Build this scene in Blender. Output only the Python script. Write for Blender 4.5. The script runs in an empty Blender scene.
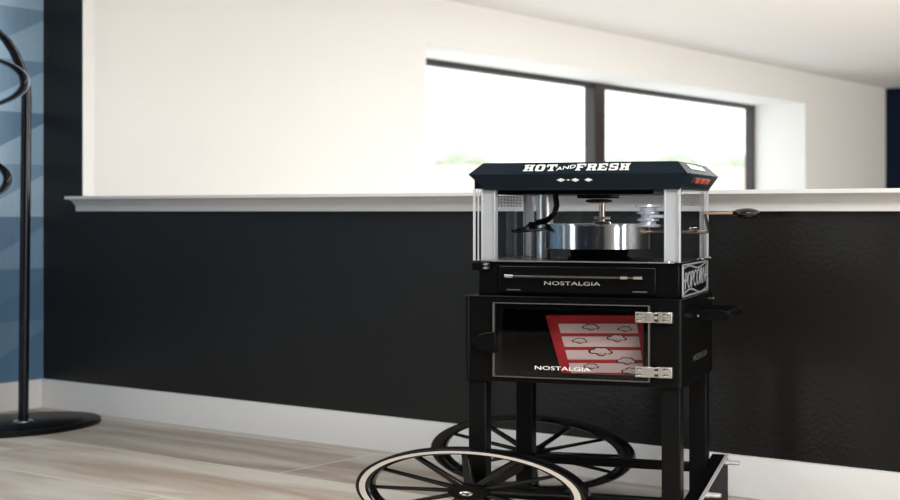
import bpy, bmesh, math, random
from math import sin, cos, pi, radians, sqrt, atan2
from mathutils import Vector, Matrix

S = bpy.context.scene
C = S.collection
R = random.Random(7)

# ------------------------------------------------------------------ materials
def mat(name, col, rough=.5, metal=0., spec=.5, noise=None, bump=None, coat=0.):
    m = bpy.data.materials.new(name); m.use_nodes = True
    nt = m.node_tree; b = nt.nodes['Principled BSDF']
    b.inputs['Base Color'].default_value = (*col, 1)
    b.inputs['Roughness'].default_value = rough
    b.inputs['Metallic'].default_value = metal
    b.inputs['Specular IOR Level'].default_value = spec
    b.inputs['Coat Weight'].default_value = coat
    tc = nt.nodes.new('ShaderNodeTexCoord')
    if noise:                                   # (scale, amount) small tone variation
        n = nt.nodes.new('ShaderNodeTexNoise'); n.inputs['Scale'].default_value = noise[0]
        n.inputs['Detail'].default_value = 4
        nt.links.new(tc.outputs['Object'], n.inputs['Vector'])
        mx = nt.nodes.new('ShaderNodeMix'); mx.data_type = 'RGBA'
        a = noise[1]
        mx.inputs[6].default_value = (*[c * (1 - a) for c in col], 1)
        mx.inputs[7].default_value = (*[min(1, c * (1 + a)) for c in col], 1)
        nt.links.new(n.outputs['Fac'], mx.inputs[0]); nt.links.new(mx.outputs[2], b.inputs['Base Color'])
    if bump:                                    # (scale, strength, distance)
        n = nt.nodes.new('ShaderNodeTexNoise'); n.inputs['Scale'].default_value = bump[0]
        n.inputs['Detail'].default_value = 3
        nt.links.new(tc.outputs['Object'], n.inputs['Vector'])
        bp = nt.nodes.new('ShaderNodeBump'); bp.inputs['Strength'].default_value = bump[1]
        bp.inputs['Distance'].default_value = bump[2]
        nt.links.new(n.outputs['Fac'], bp.inputs['Height']); nt.links.new(bp.outputs['Normal'], b.inputs['Normal'])
    return m

def clear(name, tint, refl=.9, ior=1.35, rough=.02):
    m = bpy.data.materials.new(name); m.use_nodes = True
    nt = m.node_tree; nt.nodes.clear()
    o = nt.nodes.new('ShaderNodeOutputMaterial'); t = nt.nodes.new('ShaderNodeBsdfTransparent')
    g = nt.nodes.new('ShaderNodeBsdfGlossy'); mx = nt.nodes.new('ShaderNodeMixShader')
    f = nt.nodes.new('ShaderNodeFresnel'); f.inputs['IOR'].default_value = ior
    t.inputs['Color'].default_value = (*tint, 1)
    g.inputs['Color'].default_value = (refl, refl, refl, 1); g.inputs['Roughness'].default_value = rough
    ge = nt.nodes.new('ShaderNodeNewGeometry'); sb = nt.nodes.new('ShaderNodeMath'); sb.operation = 'SUBTRACT'; sb.use_clamp = True
    nt.links.new(f.outputs[0], sb.inputs[0]); nt.links.new(ge.outputs['Backfacing'], sb.inputs[1])   # sheet reflects at its entry face
    nt.links.new(sb.outputs[0], mx.inputs[0]); nt.links.new(t.outputs[0], mx.inputs[1])
    nt.links.new(g.outputs[0], mx.inputs[2]); nt.links.new(mx.outputs[0], o.inputs[0])
    return m

M = dict(
    black_wall=mat('black_wall_paint', (.0098, .0093, .0086), .36, spec=.35, bump=(55, .30, .008)),
    black=mat('black_enamel', (.003, .003, .0032), .24, spec=.13),
    black_satin=mat('black_satin', (.0035, .0035, .0037), .38, spec=.12),
    wheel=mat('black_wheel_plastic', (.003, .003, .0033), .2, spec=.4),
    navy=mat('dark_slate_enamel', (.0085, .0145, .021), .45, spec=.035),
    steel=mat('polished_steel', (.62, .61, .60), .14, 1.),
    brushed=mat('brushed_steel', (.66, .65, .62), .32, 1.),
    bronze=mat('bronzed_steel', (.56, .44, .33), .28, 1.),
    alu=mat('frosted_aluminium', (.58, .59, .61), .36, .25),
    white=mat('white_print', (.86, .86, .86), .5),
    silver=mat('silver_print', (.40, .42, .44), .4, .2),
    grey=mat('grey_print', (.42, .42, .43), .5),
    band=mat('cream_rim_paint', (.52, .485, .44), .35),
    vent=mat('vent_grey', (.13, .13, .14), .6),
    flat_black=mat('flat_black', (.003, .003, .0032), .5, spec=.04),
    soft_white=mat('soft_white_print', (.68, .68, .68), .5),
    slot=mat('dull_steel', (.12, .12, .12), .5, .6),
    dark_steel=mat('dark_steel', (.16, .155, .15), .25, 1.),
    orange=mat('orange_switch', (.46, .07, .025), .3),
    red=mat('red_card', (.46, .010, .016), .55),
    stripe=mat('white_card', (.80, .67, .67), .6),
    ink=mat('black_ink', (.01, .01, .012), .6),
    trim=mat('white_trim_paint', (.78, .78, .775), .32),
    cream=mat('cream_wall_paint', (.84, .835, .815), .7, noise=(3, .01)),
    room_wall=mat('warm_white_paint', (.72, .69, .66), .7),
    ceiling=mat('ceiling_paint', (.88, .87, .865), .8),
    navy_wall=mat('navy_wall_paint', (.003, .010, .030), .6, spec=.15),
    frame=mat('dark_bronze_frame', (.030, .024, .024), .4),
    leaf=mat('pale_foliage', (.50, .55, .44), .9, noise=(2, .3)),
    bark=mat('bark', (.16, .11, .08), .9),
    ground=mat('sandy_ground', (.40, .36, .31), .9, noise=(.3, .1)),
    roof=mat('sandy_roof', (.62, .53, .44), .8),
    lamp=mat('black_lamp_metal', (.004, .005, .009), .2, spec=.35),
    led=mat('pale_lamp_diffuser', (.30, .38, .55), .4),
)
M['glass'] = clear('clear_acrylic', (.95, .96, .97), ior=1.38)
M['door_glass'] = clear('smoked_acrylic', (.90, .88, .88), ior=1.5)
M['pane'] = clear('window_glass', (.98, .985, .98), ior=1.2)
M['crystal'] = clear('clear_plastic', (.80, .82, .88), ior=2.6, rough=.03)
_nt = M['crystal'].node_tree                    # pale diffuse mixed in, standing in for highlights on the clear plastic
_d = _nt.nodes.new('ShaderNodeBsdfDiffuse'); _d.inputs[0].default_value = (.75, .78, .88, 1)
_mx = _nt.nodes.new('ShaderNodeMixShader'); _mx.inputs[0].default_value = .30
_o = [n for n in _nt.nodes if n.type == 'OUTPUT_MATERIAL'][0]
_nt.links.new(_o.inputs[0].links[0].from_socket, _mx.inputs[1]); _nt.links.new(_d.outputs[0], _mx.inputs[2])
_nt.links.new(_mx.outputs[0], _o.inputs[0])

def wallpaper_mat():
    m = mat('blue_facet_wallpaper', (.3, .45, .6), .6)
    nt = m.node_tree; b = nt.nodes['Principled BSDF']
    a = nt.nodes.new('ShaderNodeVertexColor'); a.layer_name = 'facet'
    tc = nt.nodes.new('ShaderNodeTexCoord'); mp = nt.nodes.new('ShaderNodeMapping')
    mp.inputs['Scale'].default_value = (30, 30, 3)
    n = nt.nodes.new('ShaderNodeTexNoise'); n.inputs['Scale'].default_value = 4
    mx = nt.nodes.new('ShaderNodeMix'); mx.data_type = 'RGBA'; mx.blend_type = 'OVERLAY'; mx.inputs[0].default_value = .12
    nt.links.new(tc.outputs['Object'], mp.inputs[0]); nt.links.new(mp.outputs[0], n.inputs['Vector'])
    nt.links.new(a.outputs[0], mx.inputs[6]); nt.links.new(n.outputs['Fac'], mx.inputs[7])
    nt.links.new(mx.outputs[2], b.inputs['Base Color'])
    return m
M['wallpaper'] = wallpaper_mat()

def floor_mat(angle):
    m = mat('pale_oak_planks', (.5, .45, .4), .45)
    nt = m.node_tree; b = nt.nodes['Principled BSDF']; L = nt.links.new
    tc = nt.nodes.new('ShaderNodeTexCoord'); mp = nt.nodes.new('ShaderNodeMapping')
    L(tc.outputs['Object'], mp.inputs[0])
    mp.inputs['Location'].default_value = (.75, .103, 0)
    br = nt.nodes.new('ShaderNodeTexBrick'); br.inputs['Scale'].default_value = 1
    br.offset = .43; br.inputs['Brick Width'].default_value = 3.3; br.inputs['Row Height'].default_value = .633
    br.inputs['Mortar Size'].default_value = .006; br.inputs['Mortar Smooth'].default_value = .3
    br.inputs['Bias'].default_value = 0
    br.inputs['Color1'].default_value = (0, 0, 0, 1); br.inputs['Color2'].default_value = (1, 1, 1, 1)
    br.inputs['Mortar'].default_value = (.3, .3, .3, 1)
    L(mp.outputs[0], br.inputs['Vector'])
    # grain: noise pulled out along the plank, shifted from plank to plank
    m2 = nt.nodes.new('ShaderNodeMapping'); m2.inputs['Scale'].default_value = (.55, 3.6, 1)
    L(tc.outputs['Object'], m2.inputs[0])
    ad = nt.nodes.new('ShaderNodeVectorMath'); ad.operation = 'ADD'
    sc = nt.nodes.new('ShaderNodeVectorMath'); sc.operation = 'SCALE'; sc.inputs['Scale'].default_value = 7
    L(br.outputs['Color'], sc.inputs[0]); L(m2.outputs[0], ad.inputs[0]); L(sc.outputs[0], ad.inputs[1])
    n = nt.nodes.new('ShaderNodeTexNoise'); n.inputs['Scale'].default_value = 1.5; n.inputs['Detail'].default_value = 6
    n.inputs['Distortion'].default_value = .6
    L(ad.outputs[0], n.inputs['Vector'])
    r1 = nt.nodes.new('ShaderNodeValToRGB'); r1.color_ramp.elements[0].position = .36; r1.color_ramp.elements[1].position = .60
    r1.color_ramp.elements[0].color = (.41, .325, .265, 1); r1.color_ramp.elements[1].color = (.60, .56, .495, 1)
    L(n.outputs['Fac'], r1.inputs[0])
    r2 = nt.nodes.new('ShaderNodeValToRGB')
    r2.color_ramp.elements[0].color = (.74, .74, .74, 1); r2.color_ramp.elements[1].color = (1.14, 1.16, 1.16, 1)
    L(br.outputs['Color'], r2.inputs[0])
    mx = nt.nodes.new('ShaderNodeMix'); mx.data_type = 'RGBA'; mx.blend_type = 'MULTIPLY'; mx.inputs[0].default_value = 1
    L(r1.outputs[0], mx.inputs[6]); L(r2.outputs[0], mx.inputs[7])
    gm = nt.nodes.new('ShaderNodeMix'); gm.data_type = 'RGBA'
    gm.inputs[7].default_value = (.66, .62, .55, 1)
    L(br.outputs['Fac'], gm.inputs[0]); L(mx.outputs[2], gm.inputs[6]); L(gm.outputs[2], b.inputs['Base Color'])
    return m
M['floor'] = floor_mat(0)

# ------------------------------------------------------------------ mesh builder
class MB:
    def __init__(s): s.v = []; s.f = []
    def add(s, vs, fs):
        o = len(s.v); s.v += [tuple(p) for p in vs]; s.f += [tuple(i + o for i in f) for f in fs]; return s
    def box(s, x0, x1, y0, y1, z0, z1):
        return s.add([(x0, y0, z0), (x1, y0, z0), (x1, y1, z0), (x0, y1, z0), (x0, y0, z1), (x1, y0, z1), (x1, y1, z1), (x0, y1, z1)],
                     [(0, 3, 2, 1), (4, 5, 6, 7), (0, 1, 5, 4), (1, 2, 6, 5), (2, 3, 7, 6), (3, 0, 4, 7)])
    def prism(s, poly, d):                      # polygon of 3-D points pushed along d
        n = len(poly); d = Vector(d)
        vs = [Vector(p) for p in poly] + [Vector(p) + d for p in poly]
        fs = [tuple(range(n)), tuple(range(2 * n - 1, n - 1, -1))] + [((i + 1) % n, i, n + i, n + (i + 1) % n) for i in range(n)]
        return s.add(vs, fs)
    def rings(s, rs, cap=True, closed=False):   # loft between rings of equal size
        n = len(rs[0]); vs = [p for r in rs for p in r]; fs = []
        m = len(rs)
        for i in range(m if closed else m - 1):
            a = i * n; b = ((i + 1) % m) * n
            fs += [(a + j, a + (j + 1) % n, b + (j + 1) % n, b + j) for j in range(n)]
        if cap and not closed:
            fs += [tuple(range(n - 1, -1, -1)), tuple(range((m - 1) * n, m * n))]
        return s.add(vs, fs)
    def tube(s, pts, r, n=12, closed=False, sq=None):
        pts = [Vector(p) for p in pts]; m = len(pts); rs = []
        rr = r if isinstance(r, (list, tuple)) else [r] * m
        ref = None
        for i, p in enumerate(pts):
            if closed: t = (pts[(i + 1) % m] - pts[i - 1])
            else: t = pts[min(i + 1, m - 1)] - pts[max(i - 1, 0)]
            t.normalize()
            if ref is None:
                ref = Vector((0, 0, 1)) if abs(t.z) < .9 else Vector((0, 1, 0))
            u = (ref - t * ref.dot(t)).normalized(); w = t.cross(u); ref = u
            rs.append([p + (u * cos(2 * pi * k / n) + w * sin(2 * pi * k / n)) * rr[i] for k in range(n)])
        return s.rings(rs, True, closed)
    def cyl(s, p0, p1, r0, r1=None, n=24):
        return s.tube([p0, p1], [r0, r0 if r1 is None else r1], n)
    def lathe(s, prof, c, axis='z', n=40, k=(1, 1)):   # prof: (radius, height); k squashes the two radial axes
        rs = []
        for r, h in prof:
            ring = []
            for i in range(n):
                a = 2 * pi * i / n; p, q = r * cos(a) * k[0], r * sin(a) * k[1]
                ring.append({'z': (c[0] + p, c[1] + q, c[2] + h), 'y': (c[0] + p, c[1] + h, c[2] + q), 'x': (c[0] + h, c[1] + p, c[2] + q)}[axis])
            rs.append(ring)
        return s.rings(rs)
    def scale_z(s, k, z0):
        s.v = [(x, y, z0 + (z - z0) * k) for x, y, z in s.v]; return s
    def build(s, name, m, parent=None, off=(0, 0, 0), bevel=0, seg=2, smooth=35):
        me = bpy.data.meshes.new(name)
        me.from_pydata([(x - off[0], y - off[1], z - off[2]) for x, y, z in s.v], [], s.f)
        bm = bmesh.new(); bm.from_mesh(me); bmesh.ops.recalc_face_normals(bm, faces=bm.faces); bm.to_mesh(me); bm.free()
        me.materials.append(m)
        if smooth:
            me.shade_smooth(); me.set_sharp_from_angle(angle=radians(smooth))
        o = bpy.data.objects.new(name, me); C.objects.link(o)
        if parent: o.parent = parent
        if bevel:
            b = o.modifiers.new('bevel', 'BEVEL'); b.width = bevel; b.segments = seg; b.limit_method = 'ANGLE'
        return o

def tag(o, label=None, cat=None, group=None, kind=None):
    for k, v in (('label', label), ('category', cat), ('group', group), ('kind', kind)):
        if v: o[k] = v
    return o
def empty(name, loc, rz, label, cat, group=None):
    o = bpy.data.objects.new(name, None); C.objects.link(o); o.empty_display_size = .1
    o.location = loc; o.rotation_euler = (0, 0, rz)
    return tag(o, label, cat, group)

# ------------------------------------------------------------------ camera at eye height, looking along +Y
F = 1480.
cam = bpy.data.cameras.new('camera'); co = bpy.data.objects.new('camera', cam); C.objects.link(co)
co.location = (0, 0, 1.1); co.rotation_euler = (pi / 2, 0, 0)
cam.sensor_fit = 'HORIZONTAL'; cam.sensor_width = 36; cam.lens = F / 900 * 36
cam.shift_y = -(250 - 211.3) / 900
cam.dof.use_dof = True; cam.dof.focus_distance = 4.98; cam.dof.aperture_fstop = 3.2
S.camera = co

# ------------------------------------------------------------------ the room
PA = Vector((.7934, -.6087)); PB = Vector((.6087, .7934))     # along / through the black partition
P0 = Vector((-2.296, 8.348))
DA = atan2(PA.y, PA.x)
W0 = P0.copy(); WD = Vector((.5764, .8171)); WA = atan2(WD.y, WD.x)
def frame(o, origin, ang):
    o.location = (origin.x, origin.y, 0); o.rotation_euler = (0, 0, ang); return o
def struct(name, mb, m, org, ang, parent=None, **kw):
    o = mb.build(name, m, parent, **kw)
    if parent is None: frame(o, org, ang); tag(o, kind='structure')
    return o
NEAR, FARB, WIDE, HC = -9.6, 12.35, 12.5, 2.75

struct('floor', MB().box(-.75, WIDE + .2, NEAR - .2, 15, -.05, 0), M['floor'], P0, DA, smooth=0)
struct('ceiling', MB().box(-.75, WIDE + .2, NEAR - .2, 15, HC, HC + .1), M['ceiling'], P0, DA, smooth=0)
# black partition: full-height return at the corner, then a half wall
part = MB().box(-.12, .342, 0, .08, 0, HC); part.box(.342, WIDE, 0, .08, 0, 1.166)
struct('wall_center', part, M['black_wall'], P0, DA, smooth=0)
struct('trim_2', MB().box(.3425, .3475, .003, .083, 1.185, HC), M['cream'], P0, DA, smooth=0)
prof = [(0, 1.1), (-.030, 1.1), (-.030, 1.126), (-.034, 1.134), (-.044, 1.142), (-.052, 1.150), (-.058, 1.158), (-.075, 1.160), (-.078, 1.165),
        (-.105, 1.1655), (-.105, 1.182), (.12, 1.182), (.12, 1.1655), (0, 1.1655)]
led = MB().prism([(.325, b, z) for b, z in prof], (WIDE - .33, 0, 0))
struct('trim_1', led, M['trim'], P0, DA, bevel=.002, smooth=30)
bb = [(0, 0), (-.022, 0), (-.022, .150), (-.018, .157), (-.010, .158), (0, .158)]
struct('baseboard_center', MB().prism([(.004, b, z) for b, z in bb], (WIDE, 0, 0)), M['trim'], P0, DA)

# outer wall: blue paper on this side of the partition, cream with a deep window beyond it
T = .66
wl = MB()
def wt(X, Y): return (Vector((X, Y)) - W0).dot(WD)
wa, wb = wt(-.174, 11.213) + .10, wt(4.2, 17.46) + .12             # window opening along the wall
wl.box(-12, wa, 0, T, 0, HC); wl.box(wb, 14.15 + T, 0, T, 0, HC)
wl.box(wa, wb, 0, T, 0, .72); wl.box(wa, wb, 0, T, 2.385, HC)
struct('wall_left', wl, M['cream'], W0, WA, smooth=0)
wp = bpy.data.meshes.new('wallpaper')
vs, fs, cs = [], [], []
RH, CW = .29, .50
light = [(.36, .54, .71), (.42, .60, .77), (.48, .66, .82), (.38, .56, .74)]
dark = [(.17, .31, .47), (.21, .35, .51), (.15, .27, .42), (.24, .39, .55)]
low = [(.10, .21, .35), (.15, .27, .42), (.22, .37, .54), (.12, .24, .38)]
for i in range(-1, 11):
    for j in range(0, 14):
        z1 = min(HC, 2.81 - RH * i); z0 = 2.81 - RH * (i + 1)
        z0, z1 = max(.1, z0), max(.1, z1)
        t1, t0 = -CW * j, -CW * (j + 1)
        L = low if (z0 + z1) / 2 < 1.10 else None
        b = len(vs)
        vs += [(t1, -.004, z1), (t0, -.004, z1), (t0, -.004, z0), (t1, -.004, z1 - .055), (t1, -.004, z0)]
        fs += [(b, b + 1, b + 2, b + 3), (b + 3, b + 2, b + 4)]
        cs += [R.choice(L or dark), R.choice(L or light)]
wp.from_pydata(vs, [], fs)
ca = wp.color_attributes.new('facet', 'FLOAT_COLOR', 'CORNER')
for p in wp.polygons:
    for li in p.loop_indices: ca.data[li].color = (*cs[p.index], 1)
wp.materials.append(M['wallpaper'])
wo = bpy.data.objects.new('wall_covering', wp); C.objects.link(wo); wo.parent = bpy.data.objects['wall_left']
struct('baseboard_left', MB().prism([(-9, b * .7, z) for b, z in bb], (8.99, 0, 0)), M['trim'], W0, WA)
# window set at the outer face of the deep opening
f0, f1 = wa - .02, wb + .02
zb, zt = .74, 2.385
wf = MB()
wf.box(f0, f1, T - .02, T + .08, zt - .05, zt + .03).box(f0, f1, T - .02, T + .08, zb - .03, zb + .05)
wf.box(f0, f0 + .07, T - .02, T + .08, zb, zt).box(f1 - .09, f1, T - .02, T + .08, zb, zt)
mid = (wa + wb) / 2
wf.box(mid - .11, mid + .11, T - .03, T + .09, zb, zt)
win = struct('window_1', wf, M['frame'], W0, WA, bevel=.006)
struct('window_pane', MB().box(f0 + .06, mid - .1, T + .03, T + .036, zb + .04, zt - .04), M['pane'], W0, WA, win, smooth=0)
struct('window_pane', MB().box(mid + .1, f1 - .08, T + .03, T + .036, zb + .04, zt - .04), M['pane'], W0, WA, win, smooth=0)
struct('trim_3', MB().box(wa + .01, wb - .01, -.03, T - .025, .72, .738), M['trim'], W0, WA, bevel=.003)
# navy wall that closes the far room, and the walls out of view
struct('wall_back', MB().box(14.15, 14.35, -14, -.001, 0, HC).box(14.13, 14.15, -14, -.05, .78, .82).box(14.13, 14.15, -14, -.05, 1.86, 1.89),
       M['navy_wall'], W0, WA, smooth=0)
struct('wall_right', MB().box(WIDE, WIDE + .2, NEAR, 15, 0, HC), M['room_wall'], P0, DA, smooth=0)
struct('wall_near', MB().box(0, WIDE, NEAR - .2, NEAR, 0, HC), M['navy_wall'], P0, DA, smooth=0)

# ------------------------------------------------------------------ outside
g = MB().box(-80, 60, 0, 160, -.6, -.5).build('ground_outside', M['ground'], smooth=0)
g.location = (0, 20, 0); tag(g, kind='structure'); g.rotation_euler = (0, 0, WA - pi / 2 + .6); g.location = (-16, 30, 0)
def tree(X, Y, h, w, seed, label):
    rr = random.Random(seed)
    t = empty('tree', (X, Y, -.5), 0, label, 'tree', 'trees outside the window')
    fo = bmesh.new()
    for k in range(9):
        a = rr.random() * 6.28; d = rr.random() * w * .55
        mt = Matrix.Translation((cos(a) * d, sin(a) * d, h * (.45 + .4 * rr.random()))) @ Matrix.Diagonal((w * .5, w * .5, h * .22, 1))
        bmesh.ops.create_icosphere(fo, subdivisions=3, radius=1, matrix=mt)
    for v in fo.verts: v.co += Vector((rr.uniform(-1, 1), rr.uniform(-1, 1), rr.uniform(-1, 1) * .4)) * w * .05
    me = bpy.data.meshes.new('foliage'); fo.to_mesh(me); fo.free(); me.materials.append(M['leaf'])
    o = bpy.data.objects.new('foliage', me); C.objects.link(o); o.parent = t
    MB().tube([(0, 0, 0), (.1, 0, h * .3), (0, 0, h * .6)], [w * .09, w * .07, w * .04], 10).build('trunk', M['bark'], t)
Zt = 62.
def px(x, Z): return (x - 450) / F * Z
tree(px(462, Zt), Zt, 4.0, 2.3, 1, 'pale green tree outside the window, by its left edge above the popcorn machine lid')
tree(px(672, Zt), Zt, 4.0, 1.8, 3, 'pale green tree outside, seen above the right end of the popcorn machine lid')
tree(px(625, Zt + 9), Zt + 9, 4.2, 1.6, 4, 'pale green tree outside, right beside the window mullion')
tree(px(730, Zt + 8), Zt + 8, 4.1, 1.7, 5, 'pale green tree outside, near the right window frame')
bl = empty('neighbouring_building', (px(560, 50), 52, -.5), .25, 'low pale building outside the window below the trees', 'building')
MB().box(-6, 9, 0, 6, 0, 2.2).build('wall', M['roof'], bl, smooth=0)
MB().prism([(-6.6, -.5, 2.2), (-6.6, 6.5, 2.2), (-6.6, 3, 3.3)], (16.2, 0, 0)).build('roof', M['roof'], bl, smooth=0)

# ------------------------------------------------------------------ popcorn cart: u along its front, v into depth
PHI = radians(19.3)
E1 = Vector((cos(PHI), -sin(PHI))); E2 = Vector((sin(PHI), cos(PHI)))
def plan(u, v): p = E1 * u + E2 * v; return (p.x, p.y)
OC = (-1.265, 5.165, 0)
cart = empty('popcorn_cart', (*plan(OC[0], OC[1]), 0), -PHI,
             'black popcorn cart with glazed cabinet and two large spoked wheels on the wooden floor', 'cart')
def cp(mb, name, m, parent=cart, **kw): return mb.build(name, m, parent, off=OC, **kw)
U0, U1, V0, V1, ZB, ZT = -1.652, -.888, 4.86, 5.47, .515, .806
rc = .022
def rrect(z, g=0.):
    out = []
    for cx, cy, a0 in ((U1 - rc, V1 - rc, 0), (U0 + rc, V1 - rc, 90), (U0 + rc, V0 + rc, 180), (U1 - rc, V0 + rc, 270)):
        for k in range(5):
            a = radians(a0 + 22.5 * k); out.append((cx + (rc + g) * cos(a), cy + (rc + g) * sin(a), z))
    return out
cab = MB()
oN = .012
# side and back shell as a rounded loop, open at the front where the door sits
DU0, DU1, DZ0, DZ1 = -1.512, -1.020, .552, .766
loop = rrect(0)
shell = MB()
cab.box(U0 + .004, U1 - .004, V0 + .01, V1 - .004, ZB, ZB + .012)                 # floor
cab.box(U0 + .004, U1 - .004, V0 + .01, V1 - .004, ZT - .012, ZT - .002)          # top
cab.box(U0 + rc, U1 - rc, V1 - oN, V1, ZB, ZT)                                    # back
cab.box(U0, U0 + oN, V0 + rc, V1 - rc, ZB, ZT).box(U1 - oN, U1, V0 + rc, V1 - rc, ZB, ZT)
cab.box(U0 + rc, DU0, V0, V0 + oN, ZB, ZT).box(DU1, U1 - rc, V0, V0 + oN, ZB, ZT)
cab.box(DU0, DU1, V0, V0 + oN, ZB, DZ0).box(DU0, DU1, V0, V0 + oN, DZ1, ZT)
for cx, cy, a0 in ((U1 - rc, V1 - rc, 0), (U0 + rc, V1 - rc, 90), (U0 + rc, V0 + rc, 180), (U1 - rc, V0 + rc, 270)):
    arc = [(cx + rc * cos(radians(a0 + 15 * k)), cy + rc * sin(radians(a0 + 15 * k)), ZB) for k in range(7)]
    inn = [(cx + (rc - .01) * cos(radians(a0 + 90 - 15 * k)), cy + (rc - .01) * sin(radians(a0 + 90 - 15 * k)), ZB) for k in range(7)]
    cab.prism(arc + inn, (0, 0, ZT - ZB))
cab_o = cp(cab, 'cabinet', M['black'])
lid = MB(); lid.rings([rrect(ZT - .003, .004), rrect(ZT + .003, .004)])
cp(lid, 'cabinet_top', M['black'], bevel=.0015)
# stamped name on the right flank (built with the other lettering below)
# legs
for (a, b) in ((-1.641, 4.88), (-.964, 4.88), (-1.622, 5.385), (-.962, 5.385)):
    lg = MB().box(a, a + .064, b, b + .064, .06 if a < -1.3 else .03, ZB)
    cp(lg, 'leg', M['black_satin'], bevel=.004)
for v0, z0 in ((4.89, .108), (5.395, .148)):
    st = MB().box(-1.57, -.962, v0, v0 + .045, z0, z0 + .030)
    cp(st, 'stretcher', M['black_satin'], bevel=.003)
cp(MB().box(-1.625, -1.578, 4.944, 5.385, .125, .162), 'side_rail', M['black_satin'], bevel=.003)
# foot rail outside the right legs, its top sloping down towards the front
fr = MB().prism([(-.906, 5.56, 0), (-.906, 5.56, .192), (-.906, 4.78, .108), (-.906, 4.78, 0)], (.059, 0, 0))
foot = cp(fr, 'foot_rail', M['flat_black'], bevel=.002)
es = MB().prism([(-.854, 5.558, .190), (-.854, 5.558, .1965), (-.854, 4.79, .1135), (-.854, 4.79, .107)], (.011, 0, 0))  # pale strip stands in for the bright highlight along the rail's edge
cp(es, 'edge_strip', M['alu'], foot)
for v, z in ((5.50, .172), (5.06, .132)):
    bo = MB().lathe([(.0, -.002), (.024, -.002), (.024, .010), (.019, .010), (.019, .044), (.014, .05), (0, .05)], (-.845, v, z), 'x', 16, (1, .42))
    cp(bo, 'bolt', M['alu'], foot)
# push handle on the right flank
arms = []
for v in (5.05, 5.34):
    hd = MB()
    poly = [(-.890, v, .728), (-.79, v, .728)] + [(-.79 + .03 * sin(pi * k / 8), v, .7455 - .0175 * cos(pi * k / 8)) for k in range(1, 8)] + [(-.79, v, .763), (-.890, v, .763)]
    hd.prism(poly, (0, .012, 0))
    arms.append(cp(hd, 'handle_arm', M['black'], bevel=.0015))
ph = arms[0]
cp(MB().tube([(-.782, 5.055, .746), (-.778, 5.2, .747), (-.782, 5.35, .746)], .0115, 14), 'grip', M['black_satin'], ph)
for v in (5.05,):
    cp(MB().lathe([(0, 0), (.007, 0), (.006, -.004), (0, -.005)], (-.872, v, .744), 'y', 12, (1, .7)), 'screw', M['steel'], ph)
cp(MB().lathe([(0, 0), (.010, 0), (.010, .012), (0, .014)], (U1, 5.43, .782), 'x', 12, (1, .5)), 'bolt', M['steel'])
# wheels
RX, RZ = .414, .147
def wheel(uc, v, face):
    c = (uc, v, RZ); k = (RX, RZ)
    rim = []
    for r, h in ((.985, -.036), (1.0, -.026), (1.0, .026), (.985, .036), (.89, .036), (.868, .030), (.858, .016), (.858, -.016), (.868, -.030), (.89, -.036)):
        rim.append([(c[0] + r * k[0] * cos(2 * pi * i / 96), c[1] + h, c[2] + r * k[1] * sin(2 * pi * i / 96)) for i in range(96)])
    w = cp(MB().rings(rim, closed=True), 'wheel', M['wheel'], smooth=50)
    h0, h1 = face * .0355, face * .0385
    bd = []
    for r, h in ((.958, h0), (.955, h1), (.905, h1), (.902, h0)):
        bd.append([(c[0] + r * k[0] * cos(2 * pi * i / 96), c[1] + h, c[2] + r * k[1] * sin(2 * pi * i / 96)) for i in range(96)])
    cp(MB().rings(bd, closed=True), 'rim_band', M['band'], w)
    sp = MB()
    for i in range(12):
        a = radians(30 * i + 3); d = Vector((cos(a), sin(a))); n = Vector((-d.y, d.x))
        q = [d * .12 + n * .040, d * .87 + n * .029, d * .87 - n * .029, d * .12 - n * .040]
        sp.prism([(c[0] + p.x * k[0], c[1] - .012, c[2] + p.y * k[1]) for p in q], (0, .024, 0))
    cp(sp, 'spokes', M['wheel'], w, bevel=.0035)
    hb = MB().lathe([(0, face * -.03), (.15, face * -.03), (.172, face * -.022), (.172, face * .034), (.160, face * .042), (0, face * .042)], c, 'y', 48, k)
    cp(hb, 'hub', M['black_satin'], w)
    nt = MB().lathe([(0, face * .042), (.060, face * .042), (.056, face * .048), (.034, face * .050), (.032, face * .064), (.020, face * .070), (0, face * .070)], c, 'y', 20, k)
    cp(nt, 'axle_nut', M['steel'], w)
wheel(-1.600, 4.78, -1); wheel(-1.628, 5.62, 1)
cp(MB().lathe([(0, 4.79), (.034, 4.79), (.034, 5.58), (0, 5.58)], (-1.617, 0, RZ), 'y', 20, (.6, .4)), 'axle', M['black_satin'])

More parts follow.
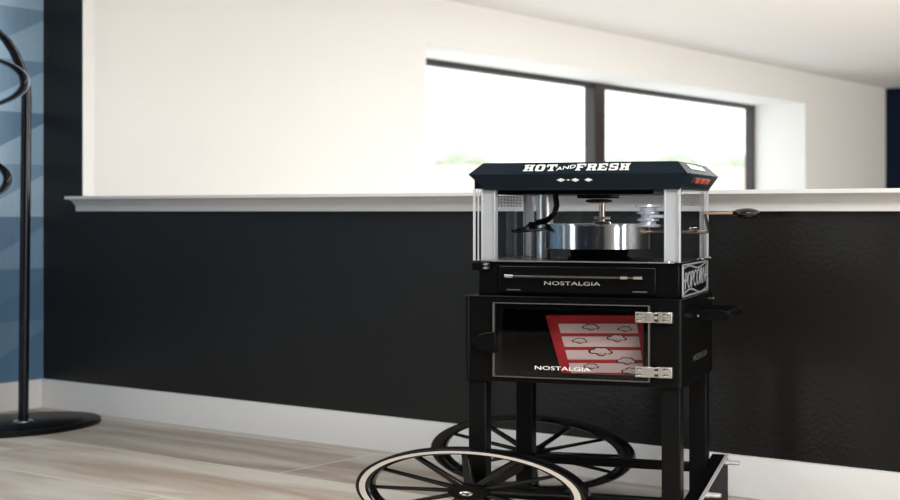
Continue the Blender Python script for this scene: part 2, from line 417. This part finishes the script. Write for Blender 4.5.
# lettering ------------------------------------------------------------------
def text_mesh(body, italic=0.):
    cu = bpy.data.curves.new('lettering_source', 'FONT'); cu.body = body; cu.size = 1; cu.extrude = .0; cu.resolution_u = 3; cu.shear = italic
    o = bpy.data.objects.new('lettering_source', cu); C.objects.link(o)
    dg = bpy.context.evaluated_depsgraph_get(); me = bpy.data.meshes.new_from_object(o.evaluated_get(dg))
    vs = [v.co.copy() for v in me.vertices]; fs = [tuple(p.vertices) for p in me.polygons]
    bpy.data.objects.remove(o); bpy.data.curves.remove(cu); bpy.data.meshes.remove(me)
    x0 = min(v.x for v in vs); x1 = max(v.x for v in vs); y0 = min(v.y for v in vs); y1 = max(v.y for v in vs)
    return [((v.x - x0) / (x1 - x0), (v.y - y0) / (y1 - y0)) for v in vs], fs
def lettering(body, fn, thick, italic=0.):
    """fn(s,t) -> point; each glyph is a thin raised plate"""
    vs, fs = text_mesh(body, italic); n = len(vs); d = Vector(thick)
    mb = MB(); top = [Vector(fn(a, b)) + d for a, b in vs]; bot = [Vector(fn(a, b)) for a, b in vs]
    edges = {}
    for f in fs:
        for i in range(len(f)):
            e = (f[i], f[(i + 1) % len(f)]); edges[e] = edges.get(e, 0) + 1
    rim = [e for e in edges if (e[1], e[0]) not in edges]
    mb.add(top + bot, fs + [tuple(reversed([i + n for i in f])) for f in fs] + [(a, b, b + n, a + n) for a, b in rim])
    return mb
def on_front(u0, u1, z0, z1, v): return lambda s, t: (u0 + (u1 - u0) * s, v, z0 + (z1 - z0) * t)
def on_side(v0, v1, z0, z1, u, rise=0.): return lambda s, t: (u, v0 + (v1 - v0) * s, z0 + (z1 - z0) * t + rise * s)

# cabinet door: acrylic sheet on two steel hinges
door = cp(MB().box(-1.540, -.998, 4.846, 4.857, .534, .786), 'cabinet_door', M['door_glass'], smooth=0)
dr = MB()
for b in ((-1.541, -1.537, .533, .787), (-1.001, -.997, .533, .787)): dr.box(b[0], b[1], 4.843, 4.858, b[2], b[3])
for b in ((-1.537, -1.001, .7848, .787), (-1.537, -1.001, .533, .5352)): dr.box(b[0], b[1], 4.843, 4.858, b[2], b[3])
cp(dr, 'door_edge', mat('clear_cut_edge', (.10, .095, .09), .3), door)
lt = MB().prism([(-1.528 - .078 * sin(pi * k / 18), 4.843, .651 + .036 * cos(pi * k / 18)) for k in range(19)], (0, -.012, 0))
cp(lt, 'latch', M['black'], door, bevel=.002)
cp(MB().box(-1.528, -1.508, 4.838, 4.846, .628, .676), 'latch_tab', M['door_glass'], door, bevel=.002)
for z0 in (.731, .550):
    hg = MB().box(-1.043, -.988, 4.836, 4.846, z0, z0 + .035).box(-.972, -.920, 4.836, 4.860, z0, z0 + .035)
    hg.box(-.988, -.972, 4.834, 4.840, z0 + .001, z0 + .034)
    h = cp(hg, 'hinge', M['brushed'], door, bevel=.0015)
    for uu in (-1.027, -.939):
        for zz in (.0085, .0265):
            sc = MB(); sc.lathe([(0, 0), (.0135, 0), (.011, -.003), (0, -.004)], (uu, 4.836, z0 + zz), 'y', 12, (1, .42))
            cp(sc, 'screw', M['steel'], h)
    kn = MB()
    for zz in (.0085, .0265): kn.box(-.978, -.966, 4.8325, 4.836, z0 + zz - .004, z0 + zz + .004)
    cp(kn, 'hinge_slot', M['ink'], h)
cp(lettering('NOSTALGIA', on_front(-1.391, -1.197, .562, .575, 4.8455), (0, -.001, 0)), 'lettering', M['white'], door, smooth=0)
cp(lettering('NOSTALGIA', on_side(5.06, 5.33, .585, .605, U1), (.001, 0, 0)), 'lettering', M['slot'], smooth=0)

# striped popcorn carton inside the cabinet
BX = (-1.21, 5.12, .527)
box = empty('popcorn_carton', (*plan(BX[0], BX[1]), BX[2]), -PHI, 'red and white striped popcorn carton behind the smoked door of the black cart', 'carton')
def bpt(s, t):                                  # carton front, tilted in the cabinet
    tl, tr, bl_, br = Vector((-1.399, .737)), Vector((-1.052, .745)), Vector((-1.337, .5275)), Vector((-1.024, .5375))
    a = tl.lerp(tr, s); b = bl_.lerp(br, s); return b.lerp(a, t)
fp = [bpt(0, 0), bpt(1, 0), bpt(1, 1), bpt(0, 1)]
BV = 5.0
MB().prism([(p.x, BV, p.y) for p in fp], (0, .24, 0)).build('carton_body', M['red'], box, off=BX, bevel=.002)
def quad(mb, s0, s1, t0, t1, d):
    q = [bpt(s0, t0), bpt(s1, t0), bpt(s1, t1), bpt(s0, t1)]
    mb.prism([(p.x, BV, p.y) for p in q], (0, -d, 0))
ROWS = ((.70, .855), (.475, .645), (.265, .42), (.05, .205))
for t0, t1 in ROWS:
    m = MB(); quad(m, .115, .93, t0, t1, .001); m.build('stripe', M['stripe'], box, off=BX, smooth=0)
def kernel(s, t, sc):
    c = bpt(s, t); lobes = ((-.021, -.001, .0105), (-.007, .005, .0115), (.010, .0045, .012), (.021, -.0015, .0095), (.001, -.005, .012))
    pts = []
    for k in range(72):                         # outline of the union of lobes
        a = 2 * pi * k / 72; d = Vector((cos(a), sin(a))); best = .004
        for lx, lz, lr in lobes:
            l = Vector((lx, lz * 1.9)); pr = l.dot(d); q = lr * lr - (l.length_squared - pr * pr)
            if q > 0: best = max(best, pr + sqrt(q))
        pts.append((c.x + d.x * best * sc, c.y + d.y * best * sc / 1.9))
    f = MB().prism([(x, BV - .001, z) for x, z in pts], (0, -.001, 0))
    o = f.build('popcorn_drawing', M['stripe'], box, off=BX, smooth=0)
    loop = [(x, BV - .002, z) for x, z in pts]
    t_ = MB()
    inner = [((x - c.x) * .83 + c.x, y, (z - c.y) * .76 + c.y) for x, y, z in loop]
    for k in range(72):
        j = (k + 1) % 72; t_.prism([loop[k], loop[j], inner[j], inner[k]], (0, -.0008, 0))
    hook = [(c.x - .008 * sc + .012 * sc * cos(a), BV - .002, c.y - .001 + .005 * sc * sin(a)) for a in [pi * k / 6 for k in range(6, 12)]]
    for a, b in zip(hook, hook[1:]):
        t_.prism([a, b, (b[0], b[1], b[2] - .0018), (a[0], a[1], a[2] - .0018)], (0, -.0008, 0))
    t_.build('outline', M['ink'], o, off=BX, smooth=0)
for s, t, sc in ((.45, .80, 1.0), (.80, .77, .85), (.30, .575, .9), (.70, .62, 1.15), (.50, .40, 1.4), (.76, .245, 1.15), (.36, .155, .9), (.80, .075, 1.2)):
    kernel(s, t, sc)

# ------------------------------------------------------------------ popcorn machine standing on the cart
OM = (-1.266, 5.185, ZT + .003)
mach = empty('popcorn_machine', (*plan(OM[0], OM[1]), OM[2]), -PHI,
             'tabletop popcorn machine with clear panels, steel kettle and dark lid on top of the cart', 'popcorn machine')
def mp_(mb, name, m, parent=mach, **kw): return mb.build(name, m, parent, off=OM, **kw)
G0, G1, H0, H1, GB, GT = -1.628, -.904, 4.90, 5.47, .929, 1.179
base = mp_(MB().box(-1.612, -.908, 4.905, 5.465, OM[2], GB - .004), 'base', M['black'], bevel=.004)
mp_(MB().box(G0, G1 + .004, H0 - .004, H1, GB - .006, GB), 'base_rim', M['black'], bevel=.001)
mp_(MB().box(G0 + .03, G1 - .02, H0 - .0055, H0 - .004, GB - .003, GB + .001), 'rim_edge', M['brushed'])
drw = mp_(MB().box(-1.535, -.985, 4.892, 4.906, .818, .912), 'crumb_drawer', M['black'], bevel=.004)
dh = MB().cyl((-1.50, 4.868, .877), (-1.03, 4.868, .877), .0042, n=12)
for uu in (-1.49, -1.04): dh.cyl((uu, 4.868, .877), (uu, 4.893, .877), .005, n=10)
dho = mp_(dh, 'drawer_handle', M['dark_steel'], drw)
for a, b in ((-1.505, -1.475), (-1.10, -1.075), (-1.055, -1.025)):
    mp_(MB().cyl((a, 4.868, .877), (b, 4.868, .877), .0062, n=14), 'handle_end', M['steel'], drw)
mp_(lettering('NOSTALGIA', on_front(-1.371, -1.175, .848, .8605, 4.892), (0, -.001, 0)), 'lettering', M['grey'], drw, smooth=0)
for uu in (-1.505, -1.064):
    mp_(MB().box(uu, uu + .050, 4.8905, 4.8925, .8275, .8315), 'drawer_slot', M['slot'], drw)
# ornate panel on the right flank of the base
pn = mp_(MB().box(-.9075, -.900, 4.915, 5.415, .812, .922), 'side_panel', M['black_satin'], bevel=.002)
fm = MB()
for b in ((4.915, 5.415, .812, .817), (4.915, 5.415, .917, .922), (4.915, 4.930, .812, .922), (5.400, 5.415, .812, .922)):
    fm.box(-.901, -.897, b[0], b[1], b[2], b[3])
for v in (4.935, 5.395):
    fm.lathe([(0, 0), (.014, 0), (.010, .004), (0, .005)], (-.900, v, .867), 'x', 12, (1, .45))
mp_(fm, 'panel_frame', M['silver'], pn)
mp_(lettering('POPCORN', on_side(4.965, 5.375, .835, .893, -.900, .010), (.0012, 0, 0), .15), 'lettering', M['silver'], pn, smooth=0)
fl = MB()
def ribbon(pts, w):
    for a, b in zip(pts, pts[1:]):
        fl.prism([(-.900, a[0], a[1] - w / 2), (-.900, b[0], b[1] - w / 2), (-.900, b[0], b[1] + w / 2), (-.900, a[0], a[1] + w / 2)], (.001, 0, 0))
fl = MB(); ribbon([(4.95 + .43 * k / 14, .826 + .010 * sin(k * .45) - .002) for k in range(15)], .006)
mp_(fl, 'scrollwork', M['silver'], pn, smooth=0); fl = MB()
ribbon([(4.95 + .43 * k / 14, .908 + .006 * sin(k * .55)) for k in range(15)], .005)
mp_(fl, 'scrollwork', M['silver'], pn, smooth=0)
# bracket with screws at the lower left
ck = mp_(MB().box(-1.628, -1.566, 4.889, 4.905, .894, .924).box(-1.631, -1.622, 4.889, 4.95, .894, .924), 'corner_bracket', M['black'], bevel=.002)
for zz in (.917, .904):
    mp_(MB().lathe([(0, 0), (.014, 0), (.011, -.004), (0, -.005)], (-1.58, 4.889, zz), 'y', 12, (1, .36)), 'screw', M['steel'], ck)
for (uu, vv) in ((-.935, 4.90), (-.902, 5.30), (-.902, 5.46)):
    c2 = MB().lathe([(0, 0), (.012, 0), (.009, .005), (0, .006)], (uu, vv - .004, GB - .001), 'z', 12)
    mp_(c2, 'rim_screw', M['steel'])
# corner posts
def post(u0, u1, v0, v1):
    p = MB().box(u0, u1, v0, v1, GB, GT)
    w = (u1 - u0) * .12
    p.box(u0, u0 + w, v0 - .006, v0, GB, GT).box(u1 - w, u1, v0 - .006, v0, GB, GT)
    mp_(p, 'corner_post', M['alu'], bevel=.0015)
post(-1.603, -1.552, 4.91, 4.94); post(-.960, -.912, 4.91, 4.94)
post(-1.603, -1.570, 5.43, 5.46); post(-.925, -.908, 5.40, 5.46)
# clear sheets
mp_(MB().box(-1.604, -.912, 4.897, 4.901, GB, GT), 'front_sheet', M['glass'], smooth=0)
mp_(MB().box(-1.60, -.91, 5.464, 5.468, GB, GT), 'back_sheet', M['glass'], smooth=0)
lsheet = mp_(MB().box(-1.626, -1.621, 4.90, 5.46, GB, GT), 'side_sheet', M['glass'], smooth=0)
rsheet = mp_(MB().box(-.9085, -.9045, 4.93, 5.46, GB, GT), 'side_sheet', M['glass'], smooth=0)
edg = M['alu']
for a, b, c_, d_ in ((-1.630, -1.622, 4.898, 4.903), (-1.614, -1.610, 4.90, 4.904)): mp_(MB().box(a, b, c_, d_, GB, GT), 'sheet_edge', edg, lsheet, smooth=0)
for a, b in ((4.897, 4.905), (5.452, 5.461)): mp_(MB().box(-.909, -.903, a, b, GB, GT), 'sheet_edge', edg, rsheet, smooth=0)
def vent(fn, na, nb, a0, a1, b0, b1, parent, axis):
    m = MB()
    for i in range(na):
        for j in range(nb):
            a = a0 + (a1 - a0) * i / (na - 1); b = b0 + (b1 - b0) * j / (nb - 1)
            if axis == 'x': m.lathe([(0, 0), (.009, 0), (.009, .0012), (0, .0012)], (fn, a, b), 'x', 8, (1, .32))
            else: m.lathe([(0, 0), (.005, 0), (.005, .0012), (0, .0012)], (a, fn, b), 'y', 8, (1, .36))
    mp_(m, 'vent_holes', M['vent'], parent, smooth=0)
vent(-.9045, 10, 6, 4.99, 5.31, 1.122, 1.158, rsheet, 'x')
vent(-1.621, 8, 5, 5.16, 5.44, 1.120, 1.165, lsheet, 'x')
# lid: sloped faces above and below a sharp waist
mu = -1.256
def rect(hu0, hu1, v0, v1, z): return [(hu0, v0, z), (hu1, v0, z), (hu1, v1, z), (hu0, v1, z)]
lb = MB().rings([rect(-1.588, -.9035, 4.892, 5.475, 1.173), rect(-1.590, -.9025, 4.890, 5.477, 1.181), rect(-1.636, -.874, 4.86, 5.51, 1.2275),
                 rect(-1.600, -.914, 4.915, 5.455, 1.2675), rect(-1.59, -.924, 4.925, 5.445, 1.2685)])
lb.box(-1.628, -1.588, 4.905, 5.465, 1.178, 1.222)
lido = mp_(lb, 'lid', M['navy'], bevel=.0022, smooth=0)
mp_(MB().box(-1.55, -1.00, 4.93, 5.44, 1.158, 1.178), 'lid_underside', M['black'])
# slab letters on the upper slope
SL = {'H': [(.0, .46, 0, .15), (.54, 1, 0, .15), (0, .46, .85, 1), (.54, 1, .85, 1), (.1, .38, 0, 1), (.62, .9, 0, 1), (.38, .62, .42, .58)],
      'T': [(.36, .64, 0, 1), (0, 1, .83, 1), (0, .15, .62, .83), (.85, 1, .62, .83), (.22, .78, 0, .14)],
      'F': [(.08, .38, 0, 1), (0, .52, 0, .15), (0, .95, .84, 1), (.80, .95, .64, .84), (.38, .70, .43, .58)],
      'E': [(.08, .38, 0, 1), (0, .95, 0, .16), (0, .95, .84, 1), (.80, .95, .64, .84), (.80, .95, .16, .36), (.38, .70, .43, .58)],
      'R': [(.08, .36, 0, 1), (0, .48, 0, .15), (0, .80, .86, 1), (.66, .93, .56, .94), (.36, .8, .44, .60), (.62, .88, .15, .50), (.60, 1, 0, .15)],
      'O': [(.05, .34, .12, .88), (.66, .95, .12, .88), (.14, .86, .85, 1), (.14, .86, 0, .15)],
      'S': [(.12, .92, .85, 1), (.04, .34, .54, .93), (.12, .90, .42, .58), (.66, .96, .08, .48), (.06, .88, 0, .15), (.77, .92, .66, .86), (.06, .21, .14, .34)]}
def slope(u, t):                                # t 0..1 up the lid's front slope
    return Vector((u, 4.86 + .055 * t, 1.2275 + .040 * t)) + Vector((0, -.0012, .0014))
words_ = MB()
def slab(word, u0, u1, t0, t1, lean=.0):
    n = len(word); w = (u1 - u0) / (n + .12 * (n - 1)); 
    for i, ch in enumerate(word):
        a = u0 + i * w * 1.12
        for x0, x1, y0, y1 in SL[ch]:
            q = [(x0, y0), (x1, y0), (x1, y1), (x0, y1)]
            words_.prism([slope(a + (x + lean * y) * w, t0 + (t1 - t0) * y) for x, y in q], (0, -.0008, .0011))
for args in (('HOT', -1.441, -1.325, .20, .76), ('FRESH', -1.257, -1.072, .22, .80)):
    words_ = MB(); slab(*args); mp_(words_, 'lettering', M['white'], lido, smooth=0)
mp_(lettering('AND', lambda s, t: tuple(slope(-1.324 + .064 * s, .22 + .24 * s + .30 * t)), (0, -.0008, .0011)), 'lettering', M['white'], lido, smooth=0)
def lslope(u, t): return Vector((u, 4.86 + .030 * t, 1.2275 - .0435 * t)) + Vector((0, -.001, -.0008))
dm = MB()
for cu_, sz in ((-1.307, .0145), (-1.257, .0145), (-1.211, .0145), (-1.281, .006)):
    tt = .46
    dm.prism([lslope(cu_ - sz, tt), lslope(cu_, tt + sz * 9.5), lslope(cu_ + sz, tt), lslope(cu_, tt - sz * 9.5)], (0, -.0009, -.0006))
mp_(dm, 'diamond_print', M['white'], lido, smooth=0)
# label and switches on the right flank of the lid
def rslope(v, t): return Vector((-.874 - .040 * t, v, 1.2275 + .040 * t)) + Vector((.0012, 0, .0012))
lab = MB().prism([rslope(5.02, .38), rslope(5.30, .34), rslope(5.30, .74), rslope(5.02, .82)], (.0006, 0, .0006))
plate = mp_(lab, 'label_plate', M['white'], lido, smooth=0)
for j, wt_ in enumerate(('HOT AND', 'FRESH')):
    mp_(lettering(wt_, (lambda j: lambda s, t: tuple(rslope(5.05 + .22 * s, .60 - .18 * j + .13 * t)))(j), (.0009, 0, .0009)), 'lettering', M['slot'], plate, smooth=0)
def rlow(v, t): return Vector((-.874 - .0285 * t, v, 1.2275 - .0435 * t))
for k in range(3):
    v = 5.00 + .10 * k
    a, b, c_, d_ = rlow(v, .24), rlow(v + .075, .24), rlow(v + .075, .70), rlow(v, .70)
    sw = MB().prism([a, b, c_, d_], (.012, 0, -.004)); s_ = mp_(sw, 'rocker_switch', M['ink'], lido, bevel=.002)
    q = [rlow(v + .018, .28), rlow(v + .056, .28), rlow(v + .056, .64), rlow(v + .018, .64)]
    mp_(MB().prism([p + Vector((.012, 0, -.004)) for p in q], (.010, 0, -.001)), 'rocker', M['orange'], s_, bevel=.002)
# works inside
kc = (-1.250, 5.185)
kt = MB().lathe([(0, .968), (.187, .966), (.191, .968), (.191, .972), (.191, 1.050), (.196, 1.051), (.196, 1.055), (.19, 1.0555), (.188, 1.0552), (0, 1.058)], (kc[0], kc[1], 0), n=72)
kett = mp_(kt, 'kettle', M['steel'], smooth=40)
mp_(MB().lathe([(0, GB), (.12, GB), (.10, .945), (.11, .968), (0, .968)], (kc[0], kc[1], 0)), 'kettle_stand', M['black'])
rodm = MB().lathe([(0, 1.055), (.034, 1.055), (.030, 1.062), (.011, 1.064), (.011, 1.165), (0, 1.165)], (-1.238, 5.185, 0), n=20)
rod = mp_(rodm, 'stirring_shaft', M['bronze'])
mp_(MB().lathe([(0, 1.071), (.030, 1.071), (.030, 1.081), (0, 1.081)], (-1.238, 5.185, 0), n=6), 'collar', M['brushed'], rod)
mp_(MB().lathe([(0, 1.130), (.03, 1.130), (.048, 1.134), (.048, 1.140), (.03, 1.144), (0, 1.144)], (-1.250, 5.185, 0), n=20), 'shaft_knob', M['black'], rod)
mp_(MB().box(-1.315, -1.190, 5.12, 5.25, 1.146, 1.160), 'motor_housing', M['black'], bevel=.003)
mp_(MB().lathe([(0, GB), (.031, GB), (.031, 1.160), (0, 1.160)], (-1.472, 5.26, 0), n=32), 'heater_column', M['brushed'])
cb = MB().tube([(-1.405, 5.16, 1.158), (-1.400, 5.16, 1.12), (-1.408, 5.16, 1.09), (-1.435, 5.15, 1.066), (-1.47, 5.14, 1.058)], .011, 10)
cb.tube([(-1.49, 5.12, 1.052), (-1.50, 5.10, 1.040), (-1.54, 5.08, 1.028), (-1.50, 5.06, 1.030), (-1.44, 5.08, 1.034), (-1.41, 5.1, 1.046)], .006, 8)
cb.box(-1.49, -1.465, 5.11, 5.14, 1.036, 1.062)
mp_(cb, 'power_cable', M['black'])
kn = [(-1.07, 5.185, 1.027), (-.905, 5.185, 1.027), (-.862, 5.17, 1.027), (-.852, 5.165, 1.029), (-.848, 5.06, 1.086), (-.846, 5.05, 1.092), (-.82, 5.05, 1.0935), (-.745, 5.05, 1.0935)]
cr = mp_(MB().tube(kn, .0052, 12), 'crank', M['bronze'], kett)
mp_(MB().lathe([(0, -.047), (.45, -.044), (.8, -.030), (1, 0), (.92, .02), (.6, .038), (0, .044)], (-.707, 5.05, 1.0935), 'x', 28, (.043, .0185)), 'crank_knob', mat('black_knob', (.004, .004, .004), .08), kett)
mp_(MB().lathe([(0, 0), (.016, 0), (.016, .016), (0, .018)], (-.906, 5.16, 1.036), 'x', 14, (1, .5)), 'crank_bushing', M['steel'], kett)
# clear latch knob beside the front right post
ck_ = []
for r, h in ((0, .0), (.043, .0), (.045, .007), (.028, .010), (.026, .018), (.038, .021), (.038, .026), (.024, .030), (.024, .042), (.038, .045), (.038, .050), (.026, .054), (.028, .064), (.046, .068), (.044, .075), (0, .075)):
    ck_.append((r, h))
cl = mp_(MB().lathe(ck_, (-1.022, 4.945, 1.047), n=24), 'latch_knob', M['crystal'], smooth=20)
mp_(MB().cyl((-1.022, 4.93, 1.083), (-.955, 4.925, 1.083), .006, n=10).cyl((-1.022, 4.945, 1.050), (-1.022, 4.945, 1.118), .010, n=8), 'latch_pin', M['alu'], cl)

# ------------------------------------------------------------------ floor lamp by the corner
LX, LZ = -2.173, 7.55
K = LZ / F
lamp = empty('floor_lamp', (LX, LZ, 0), 0, 'black floor lamp with looped tubes standing by the blue wallpaper corner', 'lamp')
OL = (LX, LZ, 0)
def lp(mb, name, m, parent=lamp, **kw): return mb.build(name, m, parent, off=OL, **kw)
bs = MB(); rings = []
for g, z in ((.99, 0), (1, .004), (1, .020), (.985, .025), (.80, .026), (.79, .028), (.1, .029)):
    rg = []
    for i in range(72):
        a = 2 * pi * i / 72; p = WD * (.455 * g * cos(a)) + Vector((-WD.y, WD.x)) * (.325 * g * sin(a))
        rg.append((LX - .02 + p.x, LZ + p.y, z))
    rings.append(rg)
lp(bs.rings(rings), 'base', M['black_satin'])
def lpx(x, y, dz=0):                            # the loops run parallel to the papered wall
    Y = LZ + dz + min(0, x - 27) * .0068; k = Y / F
    return ((x - 450) * k, Y, 1.1 + (211.3 - y) * k)
b0, t0 = Vector((LX - .004, LZ, .028)), Vector(lpx(26.5, 98))
lp(MB().tube([b0, t0], .0262, 20), 'pole', M['lamp'])
lp(MB().lathe([(0, .028), (.05, .028), (.048, .033), (.03, .036), (0, .036)], (LX - .004, LZ, 0), n=24), 'pole_collar', M['steel'])
SQ = 2.7
def stretched_tube(pts, r, name, m, parent=lamp, closed=False, n=14):
    z0 = 1.5
    q = [(x, y, z0 + (z - z0) * SQ) for x, y, z in pts]
    mb = MB().tube(q, r, n, closed); mb.scale_z(1 / SQ, z0); return lp(mb, name, m, parent, smooth=60)
arc = [lpx(*p) for p in ((26.5, 100), (25.8, 88), (23.5, 76), (19.5, 64), (14, 52), (6, 40), (-6, 29), (-24, 18), (-50, 8), (-90, 0), (-140, -4))]
stretched_tube(arc, .026, 'arched_tube', M['lamp'])
def ring(cx, cy, rx, dz, name='light_ring'):
    ry = rx / 2.7
    pts = [lpx(cx + rx * cos(2 * pi * k / 64), cy + ry * sin(2 * pi * k / 64), dz) for k in range(64)]
    o = stretched_tube(pts, .024, name, M['lamp'], closed=True)
    pts = [lpx(cx + (rx + 4.0) * cos(2 * pi * k / 64), cy + (ry + 1.5) * sin(2 * pi * k / 64), dz - .02) for k in range(64)]
    stretched_tube(pts, .007, 'diffuser', M['led'], o, True, 8)  # thin pale blue line just outside the ring's tube
ring(-53, 82, 78, -.05); ring(-70, 179, 78, -.05)
lp(MB().tube([lpx(-62, 110, -.05), lpx(-62, 151, -.05)], .008, 8), 'ring_hanger', M['lamp'])
lp(MB().tube([lpx(-62, 6), lpx(-62, 30, -.03), lpx(-62, 54, -.05)], .008, 8), 'ring_hanger', M['lamp'])
lp(MB().tube([(-1.99, 7.37, .008), (-2.12, 7.22, .008), (-2.3, 7.12, .008), (-2.6, 7.13, .008), (-3.0, 7.2, .008)], .007, 8), 'cord', M['black_satin'])

# ------------------------------------------------------------------ light
w = bpy.data.worlds.new('World'); S.world = w; w.use_nodes = True
w.node_tree.nodes['Background'].inputs[0].default_value = (.93, .97, 1.0, 1)
w.node_tree.nodes['Background'].inputs[1].default_value = 1.95
def area(name, loc, target, sx, sy, power, col):
    l = bpy.data.lights.new(name, 'AREA'); l.shape = 'RECTANGLE'; l.size = sx; l.size_y = sy; l.energy = power; l.color = col
    o = bpy.data.objects.new(name, l); C.objects.link(o); o.location = loc
    o.rotation_euler = (Vector(target) - Vector(loc)).to_track_quat('-Z', 'Y').to_euler(); return o
def room(a, b): p = P0 + PA * a + PB * b; return p.x, p.y
# unseen area lights added to brighten both rooms
area('daylight_right', (*room(12.3, -2.6), 1.5), (*room(2, -1.6), .8), 3.2, 1.7, 165, (.95, .975, 1))  # added fill from the right, no window in that wall
area('daylight_left', (*room(.42, -8.0), 1.15), (*room(8, -6.5), 1.0), 2.6, 2.2, 80, (.93, .965, 1))  # added fill from behind left, the wall has no opening here
area('ceiling_light_near', (*room(6.4, -3.0), 2.70), (*room(6.4, -3.0), 0), 1.6, 1.6, 160, (1, .975, .93))  # added overhead fill for the right part of the black wall
area('ceiling_light_near', (*room(2.9, -1.7), 2.70), (*room(2.9, -1.7), 0), 1.2, 1.2, 30, (1, .99, .98))  # added weak overhead fill near the corner, no fixture built
area('ceiling_light_far', (*room(4.4, 4.6), 2.70), (*room(4.4, 4.6), 0), 2.0, 2.0, 258, (.95, .985, 1))  # added overhead fill that lifts the cream wall
area('daylight_far', (*room(12.2, 8.8), 1.5), (*room(1, 9.2), 1.8), 4.5, 1.8, 410, (1, .965, .925))  # added in place of bounce, brightens the far end of the cream wall

S.view_settings.view_transform = 'Standard'; S.view_settings.look = 'None'
S.view_settings.gamma = 1; S.view_settings.use_curve_mapping = False
S.view_settings.exposure = 0.22
